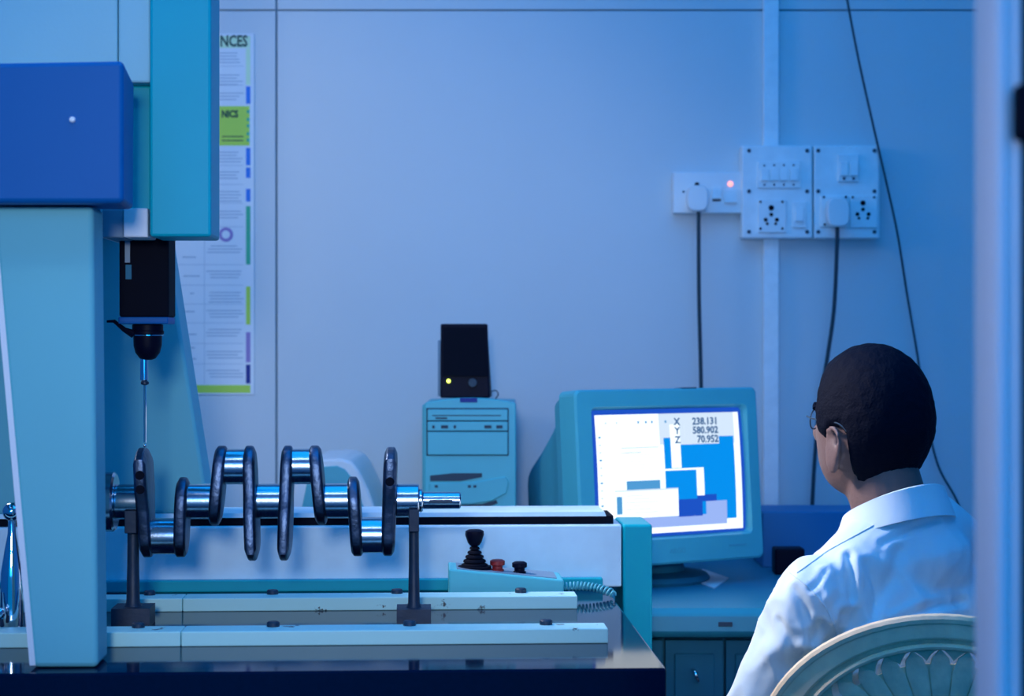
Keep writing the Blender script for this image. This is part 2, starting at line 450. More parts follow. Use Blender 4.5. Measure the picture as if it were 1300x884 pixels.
def web(px, s, cw, shear=0, th=.0175, top=.078):
    """crank web: s = pin direction (+1 up), cw = counterweight on the far side"""
    poly = []
    for k in range(13):
        a = -PI / 2 + PI * k / 12; poly.append((.031 * math.sin(a), TH + .0295 * math.cos(a)))       # round pin end, (w, v)
    poly += [(.034, .015)]
    if cw:
        R_ = top
        poly += [(.040, -.006), (.046, -.022)]
        a1 = math.asin(.044 / R_)
        for k in range(9):
            a = a1 - 2 * a1 * k / 8; poly.append((R_ * math.sin(a), -R_ * math.cos(a)))
        poly += [(-.046, -.022), (-.040, -.006)]
    else:
        for k in range(9):
            a = PI / 2 - PI * k / 8; poly.append((.034 * math.sin(a), -.034 * math.cos(a)))
    poly += [(-.034, .015)]
    x = X0(px); n = len(poly); bm = bmesh.new(); rings = []
    zmid = sum(v for _, v in poly) / n
    for (dx, sc) in ((-.5, .76), (-.46, .90), (-.30, .985), (-.2, 1.0), (.2, 1.0), (.30, .985), (.46, .90), (.5, .76)):
        ring = []
        for w_, v in poly:
            vv = zmid + (v - zmid) * sc; ww = w_ * sc
            ring.append(bm.verts.new((x + dx * th + shear * (vv * s), ww, vv * s)))
        rings.append(ring)
    for A_, B_ in zip(rings, rings[1:]):
        for i in range(n): bm.faces.new((A_[i], A_[(i + 1) % n], B_[(i + 1) % n], B_[i]))
    bm.faces.new(rings[0]); bm.faces.new(rings[-1][::-1])
    bmesh.ops.recalc_face_normals(bm, faces=bm.faces)
    return link('crank_web', bm, M['cast'], cs, smooth=28)
wA = web(184.5, -1, True, -.05, .0185, .0755); web(232, -1, False, .03); web(275.5, 1, False, .09); web(319, 1, True, -.03, top=.083)
web(363.5, 1, True, .03, top=.083); web(406, 1, False, -.09); web(450, -1, False, -.06); wH = web(494.5, -1, True, .03, .0195, .0755)
for par, px, zz in ((wA, 183.5, .040), (wA, 184, .0205), (wH, 495.5, .030)):
    link('balance_hole', lathe([(.0062, -.0462), (.0062, -.040)], 'y', (X0(px), 0, zz), 20), M['blackm'], par)

# stands that carry it
def stand(px, wd, label, dz, pr):
    x = X0(px)
    t = thing('support_post', label, 'stand', (x * c_, MY + x * s_, TOP), RZ, 'posts carrying the crankshaft')
    link('base_block', hexa([(-wd, -.026, 0), (wd, -.026, 0), (wd, .030, 0), (-wd, .030, 0), (-wd, -.026, dz), (wd, -.026, dz), (wd, .030, dz), (-wd, .030, dz)]), M['iron'], t)
    link('post', lathe([(pr * 1.5, dz), (pr * 1.15, dz + .006), (pr, dz + .06), (pr * .95, .137)], 'z', (0, 0, 0), 20), M['iron'], t)
    zz = CZ - TOP
    link('cradle', prism([(-.024, .130), (.024, .130), (.026, zz - .010), (.0185, zz - .0165), (0, zz - .0262), (-.0185, zz - .0165), (-.026, zz - .010)], 'x', -pr, pr, .001, 1), M['iron'], t)
    return t
stand(169, .0265, 'black iron post with square block base under the flange end of the crankshaft', .026, .0083)
stand(525.5, .0240, 'black iron post with square block base under the thin snout end of the crankshaft', .022, .0072)

# chrome clamp post with a ball top at the far left
p = P3(15, 797, -.10)
t = thing('chrome_post', 'chrome tapered post with ball top standing at the far left of the table', 'clamp', (p[0] * c_ - p[1] * s_, MY + p[0] * s_ + p[1] * c_, TOP), RZ)
link('foot', lathe([(.020, 0), (.021, .004), (.019, .009), (.014, .012)], 'z', (0, 0, 0), 28), M['chrome'], t)
link('tapered_body', lathe([(.012, .010), (.0155, .016), (.0160, .060), (.0150, .085), (.010, .115), (.0055, .138), (.0045, .160)], 'z', (0, 0, 0), 28), M['chrome'], t)
link('ball', ball((0, 0, .168), .0125), M['chrome'], t)
p = P3(-2, 790, -.13)
t = thing('chrome_ball', 'small chrome ball on a short stem at the left edge of the picture', 'clamp', (p[0] * c_ - p[1] * s_, MY + p[0] * s_ + p[1] * c_, TOP + .0195), RZ)
link('stem', lathe([(.008, 0), (.006, .01)], 'z', (0, 0, 0), 16), M['iron'], t)
link('ball', ball((0, 0, .016), .009, 18), M['chrome'], t)

# ================================================================== JOYSTICK BOX
jy0, jy1 = .205, .300
xa, xb = L(570, jy0), L(716, jy0)
t = thing('joystick_box', 'pale wedge-shaped joystick control box sitting behind the rear rail', 'controller', ((xa * c_ - jy0 * s_), MY + xa * s_ + jy0 * c_, TOP), RZ)
W_, D_ = xb - xa, jy1 - jy0
hl = LZ(723, xa, jy0) - TOP; hr = LZ(737, xb, jy0) - TOP
bm = hexa([(0, 0, 0), (W_, 0, 0), (W_, D_, 0), (0, D_, 0), (0, 0, hl), (W_, 0, hr), (W_, D_, hr), (0, D_, hl)])
jb = link('body', bevel_all(bm, .0025), M['beige'], t)
def jz(x): return hl + (hr - hl) * x / W_
bm = hexa([(.012, .010, jz(.012)), (W_ - .01, .010, jz(W_ - .01)), (W_ - .01, D_ - .010, jz(W_ - .01)), (.012, D_ - .010, jz(.012)),
           (.012, .010, jz(.012) + .0012), (W_ - .01, .010, jz(W_ - .01) + .0012), (W_ - .01, D_ - .010, jz(W_ - .01) + .0012), (.012, D_ - .010, jz(.012) + .0012)])
link('panel', bm, M['slate'], t)
jx = .040; jc = .040; z0 = jz(jx)
prof = [(.026, z0 - .001), (.026, z0 + .004)]
for k in range(5):
    r = .021 - k * .0032; zz = z0 + .004 + k * .0065
    prof += [(r, zz), (r - .001, zz + .003), (r - .006, zz + .0055)]
link('rubber_boot', lathe(prof + [(.004, z0 + .038)], 'z', (jx, jc, 0), 24), M['blackm'], t)
link('knob', lathe([(.004, z0 + .034), (.0075, z0 + .036), (.0105, z0 + .040), (.0145, z0 + .052), (.0140, z0 + .058), (.010, z0 + .060)], 'z', (jx, jc, 0), 10), M['black'], t)
for xx, m_, nm in ((.075, 'red', 'stop_button'), (.109, 'black', 'dial')):
    zz = jz(xx)
    link(nm, lathe([(.010, zz - .001), (.010, zz + .003), (.008, zz + .004), (.008, zz + .008), (.0115, zz + .010), (.0115, zz + .016), (.008, zz + .018)], 'z', (xx, .035, 0), 20), M[m_], t)
# coiled lead
pts = []
A_ = Vector((W_, .04, .016)); Cc = Vector((W_ + .045, .052, .022)); B_ = Vector((W_ + .082, .020, .0065))
N = 330
for i in range(N + 1):
    u = i / N; c0 = A_ * (1 - u) ** 2 + Cc * 2 * u * (1 - u) + B_ * u * u
    tg = ((Cc - A_) * (1 - u) + (B_ - Cc) * u).normalized(); s1 = tg.cross(Vector((0, 0, 1))).normalized(); s2 = s1.cross(tg)
    a = u * 2 * PI * 15; rr = .0055 * min(1, 12 * u, 12 * (1 - u))
    pts.append(c0 + s1 * rr * math.cos(a) + s2 * rr * math.sin(a))
link('coiled_lead', tube(pts, .0017, 6), M['beiged'], t)

# ================================================================== DESK BEHIND
DZ, DF = .782, 3.27
DB = WY - .01
t = thing('desk', 'pale laminate desk with thick front edge against the back wall', 'desk', (0, 3.6, 0))
link('worktop', prism([(DF + .002, DZ - .012), (DF + .012, DZ), (DB, DZ), (DB, DZ - .02), (DF + .03, DZ - .02), (DF + .03, DZ - .05), (DF + .008, DZ - .05), (DF, DZ - .04)], 'x', -1.3, 1.25, .0015, 1), M['desk'], t, world=True)
link('slot_plate', bbox(wx(912, DF), wx(930, DF), DF - .001, DF + .003, DZ - .0185 - .012, DZ - .0225, .0008, 1), M['slot'], t, world=True)
CF = DF + .05
ex = [-1.25, -.62, wx(752, CF), wx(843, CF) - .0, wx(920, CF), wx(985, CF), 1.2]
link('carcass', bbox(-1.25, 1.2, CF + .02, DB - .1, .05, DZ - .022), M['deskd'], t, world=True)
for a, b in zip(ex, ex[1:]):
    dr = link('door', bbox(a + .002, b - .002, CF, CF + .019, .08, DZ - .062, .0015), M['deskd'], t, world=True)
    dr2 = link('door_panel', bbox(a + .018, b - .018, CF - .004, CF + .002, .12, DZ - .085, .003), M['deskd'], dr, world=True)
    if abs(a - wx(843, CF)) < .01:
        link('handle', tube(catmull([(wx(880, CF), CF - .004, wz(848, CF)), (wx(881, CF), CF - .018, wz(851, CF)), (wx(885, CF), CF - .018, wz(862, CF)), (wx(886, CF), CF - .004, wz(866, CF))], 5), .003, 8), M['chrome'], dr, world=True)
# paper under the monitor
def sheet(name, pts, label, z):
    bm = prism([(x, y) for x, y in pts], 'z', z, z + .002)
    tag(link(name, bm, M['paper'], base=True, smooth=0), label, 'paper')
def dp_(px, py, z): 
    Y = (CAMZ - z) * F / (py - HY); return (wx(px, Y), Y)
sheet('paper_sheet', [dp_(866, 731, DZ), dp_(907, 748, DZ), dp_(925, 735, DZ), dp_(893, 724, DZ)], 'white paper sheet on the desk below the monitor', DZ)

# ------------------------------------------------------------------ CRT monitor
MA = math.radians(29)
Lc = Vector((wx(739, 3.43), 3.43)); Rc = Vector((wx(971, 3.64), 3.64))
MC = (Lc + Rc) / 2; MW = (Rc - Lc).length; MA = math.atan2(Rc.y - Lc.y, Rc.x - Lc.x)
mt = thing('crt_monitor', 'beige tube monitor with glowing measurement screen turned towards the seated man', 'monitor', (MC.x, MC.y, DZ), MA)
mz1 = wz(493, MC.y) - DZ; mz0 = wz(716, MC.y) - DZ
tilt = Matrix.Translation((0, 0, mz0)) @ Matrix.Rotation(math.radians(-4.5), 4, 'X') @ Matrix.Translation((0, 0, -mz0))
def mlink(name, bm, m, par=None, smooth=35):
    bm.transform(tilt); return link(name, bm, m, par or mt, smooth=smooth)
hw = MW / 2; H = mz1 - mz0
# screen opening from the photograph (fractions of the front)
sl, sr, sb, st_ = -hw + .042, hw - .034, mz0 + .055, mz1 - .040
bm = bmesh.new()
def ringv(x0, x1, z0, z1, y, r, n=5):
    vs = []
    for cx_, cz_, a0 in ((x1 - r, z1 - r, 0), (x0 + r, z1 - r, PI / 2), (x0 + r, z0 + r, PI), (x1 - r, z0 + r, 1.5 * PI)):
        for k in range(n + 1):
            a = a0 + PI / 2 * k / n; vs.append(bm.verts.new((cx_ + r * math.cos(a), y, cz_ + r * math.sin(a))))
    return vs
rings = [ringv(-hw, hw, mz0, mz1, .055, .012), ringv(-hw, hw, mz0, mz1, .004, .012), ringv(-hw + .004, hw - .004, mz0 + .004, mz1 - .004, 0, .010),
         ringv(sl - .008, sr + .008, sb - .008, st_ + .008, .0, .010), ringv(sl - .002, sr + .002, sb - .002, st_ + .002, .014, .008), ringv(sl - .004, sr + .004, sb - .004, st_ + .004, .03, .008)]
for A_, B_ in zip(rings, rings[1:]):
    n = len(A_)
    for i in range(n): bm.faces.new((A_[i], A_[(i + 1) % n], B_[(i + 1) % n], B_[i]))
bz = mlink('bezel', bm, M['beige'])
# rear shell tapering to the back
bm = bmesh.new()
secs = [(.052, hw - .002, mz0 + .002, mz1 - .003, .014), (.085, hw - .008, mz0 + .006, mz1 - .012, .02), (.10, hw - .022, mz0 + .010, mz1 - .035, .03),
        (.16, hw - .040, mz0 + .015, mz1 - .058, .04), (.24, hw - .062, mz0 + .022, mz1 - .088, .05), (.325, hw - .085, mz0 + .035, mz1 - .122, .05), (.345, hw - .10, mz0 + .05, mz1 - .14, .045)]
rr = [ringv(-a, a, b, c, y, r) for y, a, b, c, r in secs]
for A_, B_ in zip(rr, rr[1:]):
    n = len(A_)
    for i in range(n): bm.faces.new((A_[i], A_[(i + 1) % n], B_[(i + 1) % n], B_[i]))
bm.faces.new(rr[-1])
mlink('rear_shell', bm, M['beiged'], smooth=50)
# the picture tube: slightly domed face with the picture as flat print (emissive inks)
SW, SH = sr - sl, st_ - sb; scx, scz = (sl + sr) / 2, (sb + st_) / 2
def dome(x, z, lift): 
    u = (x - scx) / SW * 2; v = (z - scz) / SH * 2
    return .014 - .007 * (1 - (u * u + v * v) / 2) - lift
def patch(bm, u0, u1, v0, v1, mi, lay, n=6):
    """u,v in 0..1 of the screen, v measured from the top"""
    V = [[None] * (n + 1) for _ in range(n + 1)]
    for i in range(n + 1):
        for k in range(n + 1):
            x = sl + SW * (u0 + (u1 - u0) * i / n); z = st_ - SH * (v0 + (v1 - v0) * k / n)
            V[i][k] = bm.verts.new((x, dome(x, z, lay * .00035), z))
    for i in range(n):
        for k in range(n):
            f = bm.faces.new((V[i][k], V[i][k + 1], V[i + 1][k + 1], V[i + 1][k])); f.material_index = mi
bm = bmesh.new()
patch(bm, -.01, 1.01, -.01, 1.01, 2, 0, 12)            # dark edge of the tube
patch(bm, .02, .985, .03, .985, 0, 1, 12)
patch(bm, .43, .95, .03, .28, 4, 2)
patch(bm, .455, .94, .225, .90, 1, 3)                  # blue model window
patch(bm, .60, .835, .12, .285, 4, 4)
patch(bm, .535, .835, .225, .285, 4, 4)
patch(bm, .50, .565, .12, .47, 0, 5)                   # white quill
patch(bm, .445, .70, .475, .49, 0, 5)                  # white bridge line
patch(bm, .665, .715, .475, .70, 0, 6)                 # white block
patch(bm, .535, .70, .725, .865, 2, 4)                 # dark blue box
patch(bm, .665, .80, .695, .75, 2, 4)
patch(bm, .725, .87, .75, .94, 3, 5)                   # lavender block
patch(bm, .19, .87, .855, .94, 3, 4)                   # lavender floor
patch(bm, .20, .42, .56, .64, 6, 2)                    # slate bar
patch(bm, .165, .305, .335, .338, 5, 2)
patch(bm, .175, .42, .292, .302, 4, 2)
for k in range(8): patch(bm, .19 + .05 * (k % 3), .40, .325 + k * .027, .329 + k * .027, 4, 2, 2)
patch(bm, .12, .535, .63, .855, 7, 6)                  # lower dialogue
patch(bm, .12, .535, .63, .642, 4, 7)
patch(bm, .13, .165, .68, .82, 6, 7)
for k in range(6): patch(bm, .19 + .045 * (k % 2), .30 + .05 * (k % 3), .675 + k * .027, .680 + k * .027, 4, 7, 2)
for k in range(12): patch(bm, .035, .05, .20 + k * .06, .215 + k * .06, 4 if k % 3 else 6, 2, 1)
for k, u in enumerate((.08, .15, .29, .34, .38, .47)): patch(bm, u, u + .012, .085, .105, 6 if k > 1 else 4, 3, 1)
scr = mlink('screen', bm, SM)
for k, (a, b) in enumerate((('X', '238.131'), ('Y', '580.902'), ('Z', '70.952'))):
    for s, u, al in ((a, .545, 'CENTER'), (b, .825, 'RIGHT')):
        tb = textbm(s, .0185, al, .0002, .0006)
        tb.transform(Matrix.Translation((sl + SW * u, .0046, st_ - SH * (.125 + k * .073))) @ Matrix.Rotation(PI / 2, 4, 'X'))
        mlink('screen_text', tb, SM[5], scr, smooth=0)
tb = textbm('ARGO', .013, 'CENTER', .0002); tb.transform(Matrix.Translation((-.045 + .05, -.0003, mz0 + .020)) @ Matrix.Rotation(PI / 2, 4, 'X'))
mlink('lettering', tb, M['beiged'], bz, smooth=0)
bm = bbox(.125, .165, -.0012, .002, mz0 + .026, mz0 + .029)
mlink('button_strip', bm, M['beiged'], bz)
bm = bbox(hw - .215 + .04, hw - .185 + .045, .003, .030, mz1 - .004, mz1 + .0015, .001); mlink('badge', bm, M['slot'], bz)
# swivel foot
link('foot', lathe([(.115, 0), (.118, .006), (.112, .014), (.07, .020), (.065, .034), (.09, mz0 + .004), (.02, mz0 + .006)], 'z', (.035, .14, 0), 36), M['deskd'], mt)

# ------------------------------------------------------------------ tower computer
TY = 3.66
x0, x1 = wx(539, TY), wx(655, TY)
tz1 = wz(507, TY); xm = (x0 + x1) / 2; hwid = (x1 - x0) / 2
t = thing('tower_computer', 'beige tower computer with disc drives standing on the desk under the speaker', 'computer', (xm, TY, DZ))
def arch(x):  # gently curved top of the front
    return tz1 - (abs(x - xm) / hwid) ** 2.2 * .010 + .0025
top = [(x1 - hwid * 2 * k / 14, arch(x1 - hwid * 2 * k / 14)) for k in range(15)]
fr = link('front_panel', prism([(x0, DZ)] + [(x1, DZ)] + top, 'y', TY, TY + .028, .0025), M['beige'], t, world=True)
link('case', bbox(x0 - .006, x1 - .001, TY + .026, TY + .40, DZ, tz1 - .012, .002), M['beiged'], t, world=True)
def fp(pa, pb, qa, qb, y0, y1, nm, m, par, bev=.0012):
    return link(nm, bbox(wx(pa, TY), wx(pb, TY), y0, y1, wz(qb, TY), wz(qa, TY), bev, 1), M[m], par, world=True)
fp(541, 646, 518, 579, TY - .001, TY + .002, 'bay_surround', 'slot', fr)
fp(543, 644.5, 520, 534, TY - .005, TY + .002, 'floppy_drive', 'beige', fr)
o = fp(543, 644.5, 535.5, 547, TY - .005, TY + .002, 'disc_drive', 'beige', fr)
for a, b in ((549, 552), (560, 569), (576, 579), (615, 624), (630, 638)): fp(a, b, 540, 544, TY - .0058, TY - .004, 'drive_button', 'slot', fr, .0003)
fp(549, 636, 527, 528.2, TY - .0056, TY - .004, 'drive_flap', 'slot', fr, .0002)
fp(553, 568, 530, 532, TY - .0056, TY - .004, 'drive_button', 'slot', fr, .0002)
fp(543, 644.5, 548.5, 577.5, TY - .004, TY + .002, 'blank_cover', 'beige', fr)
fp(584, 606, 505.5, 511, TY - .0015, TY + .002, 'badge', 'inknavy', fr, .0004)
# recess and smile-shaped lower scoop
yv = TY - .0015
def curve(pts): return [(wx(a, TY), wz(b, TY)) for a, b in pts]
link('upper_slot', prism(curve([(546, 604), (575, 601), (612, 601), (612, 606), (585, 611), (546, 611)]), 'y', yv, TY + .003), M['slot'], fr, world=True)
link('lower_scoop', prism(curve([(585, 641), (612, 640), (630, 635), (632, 639), (618, 645), (600, 648), (586, 646)]), 'y', yv, TY + .003), M['slot'], fr, world=True)
link('scoop_lip', prism(curve([(545, 613), (600, 612.5), (642, 605), (646, 612), (643, 626), (625, 636), (600, 640), (560, 641), (545, 638)]), 'y', TY - .0045, TY + .002, .0015, 1), M['beige'], fr, world=True)
for a in (552, 594, 601): fp(a, a + 4, 616, 619, TY - .0055, TY - .004, 'power_light', 'slot', fr, .0003)

# ------------------------------------------------------------------ speaker on top of it
SY = 3.70
zt = tz1 + .001
t = thing('speaker', 'small black desktop speaker with a yellow light on top of the computer', 'speaker', (wx(590, SY), SY, zt))
c = [(wx(559, SY), SY, zt), (wx(622, SY), SY, zt), (wx(624, SY), SY + .09, zt), (wx(557, SY), SY + .09, zt),
     (wx(559, SY), SY + .012, wz(411, SY)), (wx(619, SY), SY + .012, wz(411, SY)), (wx(618, SY), SY + .09, wz(417, SY)), (wx(561, SY), SY + .09, wz(417, SY))]
sb_ = link('cabinet', bevel_all(hexa(c), .003), M['black'], t, world=True)
link('side_panel', bbox(wx(555.5, SY), wx(559.5, SY), SY + .012, SY + .085, zt + .003, wz(432, SY), .0015), M['slate'], t, world=True)
c2 = [(wx(562, SY), SY - .0005, wz(478, SY)), (wx(619, SY), SY - .0005, wz(478, SY)), (wx(619, SY), SY + .006, wz(478, SY)), (wx(562, SY), SY + .006, wz(478, SY)),
      (wx(562, SY), SY + .0095, wz(415, SY)), (wx(616, SY), SY + .0095, wz(415, SY)), (wx(616, SY), SY + .02, wz(415, SY)), (wx(562, SY), SY + .02, wz(415, SY))]
link('grille', bevel_all(hexa(c2), .001, 1), M['blackm'], t, world=True)
link('power_light', ball((wx(569.5, SY), SY - .0005, wz(484, SY)), .0036, 12), M['led'], t, world=True)
link('volume_dial', lathe([(.008, -.006), (.009, .004)], 'y', (wx(600, SY), SY, wz(486, SY)), 18), M['slot'], t, world=True)
tag(link('speaker_lead', tube(catmull([(wx(618, SY), SY + .10, zt + .006), (wx(628, SY), SY + .105, zt + .012), (wx(632, SY), SY + .10, zt + .004), (wx(627, SY), SY + .09, zt - .008)], 6), .0012, 6), M['cord'], base=True),
    'thin lead curling beside the speaker on the computer', 'cord')

# ------------------------------------------------------------------ rounded pale housing behind the crankshaft
HYy = 3.72
t = thing('printer', 'pale rounded-top desktop printer on the desk behind the crankshaft', 'printer', (wx(425, HYy), HYy, DZ))
outer = [(355, 745), (364, 660), (377, 605), (386, 590), (400, 583.5), (432, 582), (447, 586), (456, 597), (468, 622), (484, 665), (500, 745)]
inner = [(372, 740), (380, 662), (390, 612), (396, 600), (406, 593), (428, 591.5), (438, 596), (446, 606), (456, 628), (470, 668), (480, 740)]
link('shell', prism([(wx(a, HYy), max(DZ, wz(b, HYy))) for a, b in outer], 'y', HYy, HYy + .30, .006, 2), M['white'], t, world=True)
link('front_panel', prism([(wx(a, HYy), max(DZ + .003, wz(b, HYy))) for a, b in inner], 'y', HYy - .004, HYy + .004, .0015, 1), M['beiged'], t, world=True)
link('indicator', bbox(wx(375, HYy), wx(381, HYy), HYy - .006, HYy - .003, wz(651, HYy), wz(645, HYy)), M['inkblue'], t, world=True)

# ------------------------------------------------------------------ blue box and black adaptor right of the monitor
by = 3.86
tag(link('storage_box', bbox(wx(968, by), wx(1110, by), by, by + .16, DZ, wz(650, by), .003), M['bluebox'], base=True), 'dark blue storage box on the desk between monitor and seated man', 'box')
yb_ = 3.74
t = thing('power_adaptor', 'small black power adaptor on the desk in front of the dark blue box', 'adaptor', (wx(1000, yb_), yb_, DZ))
link('body', bbox(wx(984, yb_), wx(1022, yb_), yb_, yb_ + .05, DZ, wz(697, yb_), .004), M['black'], t, world=True)
link('lead', tube(catmull([(wx(1022, yb_) - .002, yb_ + .02, DZ + .015), (wx(1035, yb_), yb_ + .03, DZ + .006), (wx(1050, yb_), yb_ + .02, DZ + .003)], 5), .0025, 6), M['cord'], t, world=True)

# ================================================================== ON THE BACK WALL
# printed chart, partly behind the machine
t0, t1 = wx(120, WY), wx(322.5, WY)
bm = bbox(t0, t1, WY - .0022, WY - .0002, wz(501, WY), wz(43, WY))
pm = [M['paper'], M['palegreen'], M['lime'], M['inkgreen'], M['inkblue'], M['inknavy'], M['inkgrey'], M['inkdark'], M['inklilac']]
def pr(a, b, c, d, mi, lay=1):
    q = bbox(wx(a, WY), wx(b, WY), WY - .0022 - lay * .0003, WY - .0020, wz(d, WY), wz(c, WY))
    for f in q.faces: f.material_index = mi
    me = bpy.data.meshes.new('tmp'); q.to_mesh(me); q.free(); bm.from_mesh(me); bpy.data.meshes.remove(me)
pr(125, 318, 46, 61, 1)
pr(125, 318, 489, 499, 2)
pr(125, 317, 135, 185, 2)
for a, b, mi in ((62, 108, 1), (110, 132, 4), (188, 210, 4), (213, 226, 4), (240, 256, 4), (262, 336, 3), (364, 412, 2), (422, 460, 8), (463, 487, 5)):
    pr(312.5, 318, a, b, mi, 2)
for k, y in enumerate((140, 150, 158, 168, 176)): pr(313.5, 317, y, y + 4, 3, 3)
for y in (67, 95, 118, 193, 218, 243, 268, 312, 344, 371, 394, 418, 446, 470):
    n = 3 if y % 2 else 2
    for k in range(n + 1):
        a = 262 + random.random() * 6; pr(a, 300 + random.random() * 10, y + k * 4.0, y + k * 4.0 + 1.1, 6)
for y in (84, 108, 210, 234, 258, 288, 336, 362, 386, 410, 436, 462): pr(224, 309, y, y + .5, 6)
for y in (326, 350, 372, 395, 424, 441, 455): pr(228 + random.random() * 14, 245 + random.random() * 10, y, y + 1.4, 6)
pr(259.5, 260, 190, 487, 6)
for y in (173, 178): pr(282, 309, y, y + 1.2, 7, 2)
po = link('wall_chart', bm, pm, smooth=0, base=True)
tag(po, 'tall white printed chart with green bands on the wall behind the machine', 'poster')
ROOTM[po.name] = Matrix.Translation(po.location)
for s, px, py, sz, mi in (('NCES', 298, 59, .034, 7), ('NICS', 293, 149, .021, 7)):
    tb = textbm(s, sz, 'CENTER', .0003, .0008)
    tb.transform(Matrix.Translation((wx(px - 1, WY), WY - .0030, wz(py, WY))) @ Matrix.Rotation(PI / 2, 4, 'X') @ Matrix.Scale(.78 if sz < .03 else .72, 4, (1, 0, 0)))
    link('chart_lettering', tb, pm[mi], po, world=True, smooth=0)
tb = lathe([(.0155, -.0003), (.0155, .0003)], 'y', (wx(287, WY), WY - .0028, wz(298, WY)), 24)
link('chart_stamp', tb, pm[8], po, world=True)
link('chart_stamp_centre', lathe([(.009, -.0003), (.009, .0003)], 'y', (wx(287, WY), WY - .0033, wz(298, WY)), 20), M['paper'], po, world=True)

# conduit
link_c = link('cable_conduit', bbox(wx(968, WY), wx(987.5, WY), WY - .018, WY, DZ + .001, 2.9, .002), M['board'], base=True)
tag(link_c, 'white square cable conduit running up the wall behind the switch boards', 'conduit')

def scr(px, py, y, par, r=.0042, d=.0022):
    link('screw', lathe([(r, -d), (r, .001)], 'y', (wx(px, WY), y, wz(py, WY)), 12), M['slot'], par, world=True)
def wbx(a, b, c, d, y0, y1, nm, m, par, bev=.0015):
    return link(nm, bbox(wx(a, WY), wx(b, WY), y0, y1, wz(d, WY), wz(c, WY), bev, 2), M[m], par, world=True)
def socket(px0, px1, py0, py1, holes, par, y):
    s = wbx(px0, px1, py0, py1, y - .006, y + .002, 'socket', 'board', par)
    for a, b, r in holes: link('socket_hole', lathe([(r, -.0075), (r, -.004)], 'y', (wx(a, WY), y, wz(b, WY)), 14), M['blackm'], s, world=True)
def rocker(a, b, c, d, par, y, up=True):
    xx0, xx1, zz0, zz1 = wx(a, WY), wx(b, WY), wz(d, WY), wz(c, WY)
    k0, k1 = (-.006, -.002) if up else (-.002, -.006)
    bm = hexa([(xx0, y + k0, zz0), (xx1, y + k0, zz0), (xx1, y + .002, zz0), (xx0, y + .002, zz0), (xx0, y + k1, zz1), (xx1, y + k1, zz1), (xx1, y + .002, zz1), (xx0, y + .002, zz1)])
    link('rocker_switch', bevel_all(bm, .0006, 1), M['board'], par, world=True)
# small board
yd = WY - .032
t = thing('switch_board', 'small white socket board at left with a glowing red neon and a plug', 'switchboard', (wx(898, WY), WY, wz(272, WY)), 0)
b1 = wbx(853, 943, 220, 272, yd, WY, 'box', 'white', t, .003)
link('earth_hole', lathe([(.0052, -.0008), (.0052, .001)], 'y', (wx(883, WY), yd, wz(236, WY)), 16), M['blackm'], t, world=True)
rocker(902, 913.5, 238, 254, t, yd - .002)
wbx(902.5, 913, 254.5, 257, yd - .001, yd + .001, 'switch_shadow_gap', 'slot', t, .0003)
rocker(917, 933, 242, 259, t, yd - .002)
link('neon_light', ball((wx(925, WY), yd, wz(235, WY)), .0062, 14, (1, .5, 1)), M['neon'], t, world=True)
scr(866, 245, yd, t, .0025, .001)
# tall boards
def tall(a, b, label):
    t = thing('switch_board', label, 'switchboard', (wx((a + b) / 2, WY), WY, wz(304, WY)), 0)
    wbx(a, b, 187, 304, WY - .045, WY, 'box', 'board', t, .004)
    for px in (a + 9 if a < 1000 else a + 5.5, b - 7):
        for py in (194, 245, 296): scr(px, py, WY - .045, t)
    return t
yd = WY - .045
t2 = tall(938.5, 1027.5, 'tall white switch board above the monitor with four switches and an empty socket')
fr = wbx(958, 1012, 208, 241, yd - .005, yd + .001, 'switch_frame', 'board', t2)
for k in range(4): rocker(962 + k * 12.2, 971.5 + k * 12.2, 217, 232, fr, yd - .006)
for k in range(4): 
    link('switch_screw', lathe([(.0022, -.0062), (.0022, -.004)], 'y', (wx(966.5 + k * 12.2, WY), yd, wz(212.5 if k != 0 else 213, WY)), 10), M['slot'], fr, world=True)
    link('switch_screw', lathe([(.0022, -.0062), (.0022, -.004)], 'y', (wx(966.5 + k * 12.2, WY), yd, wz(237, WY)), 10), M['slot'], fr, world=True)
socket(959, 994, 256, 297, [(975, 266, .0058), (975, 274.5, .004), (968, 281, .0042), (982, 281, .0042), (970, 286, .003), (980.5, 286, .003), (961.5, 258.5, .0026), (989, 258.5, .0026), (961.5, 292, .0026), (989, 292, .0026)], t2, yd)
fr = wbx(1002, 1019, 258, 291, yd - .005, yd + .001, 'switch_frame', 'board', t2); rocker(1005, 1015, 265, 283, fr, yd - .006)
t3 = tall(1029, 1112, 'tall white switch board to the right with two switches and a plug with black cord')
fr = wbx(1059, 1085, 199, 233, yd - .008, yd + .001, 'switch_frame', 'board', t3)
rocker(1061.5, 1071, 209, 226, fr, yd - .009); rocker(1073.5, 1083, 209, 226, fr, yd - .009)
for a in (1066, 1078): link('switch_screw', lathe([(.003, -.0095), (.003, -.007)], 'y', (wx(a, WY), yd, wz(229.5, WY)), 10), M['slot'], fr, world=True)
socket(1037, 1072, 251, 290, [(1041, 252.5, .0026), (1068.5, 252.5, .0026), (1042, 287, .0026)], t3, yd)
socket(1074, 1108, 251, 291, [(1090, 260, .0056), (1090, 268, .004), (1083, 274, .0042), (1097, 274, .0042), (1085, 279, .003), (1096, 279, .003), (1077, 252.8, .0026), (1104, 252.8, .0026)], t3, yd)

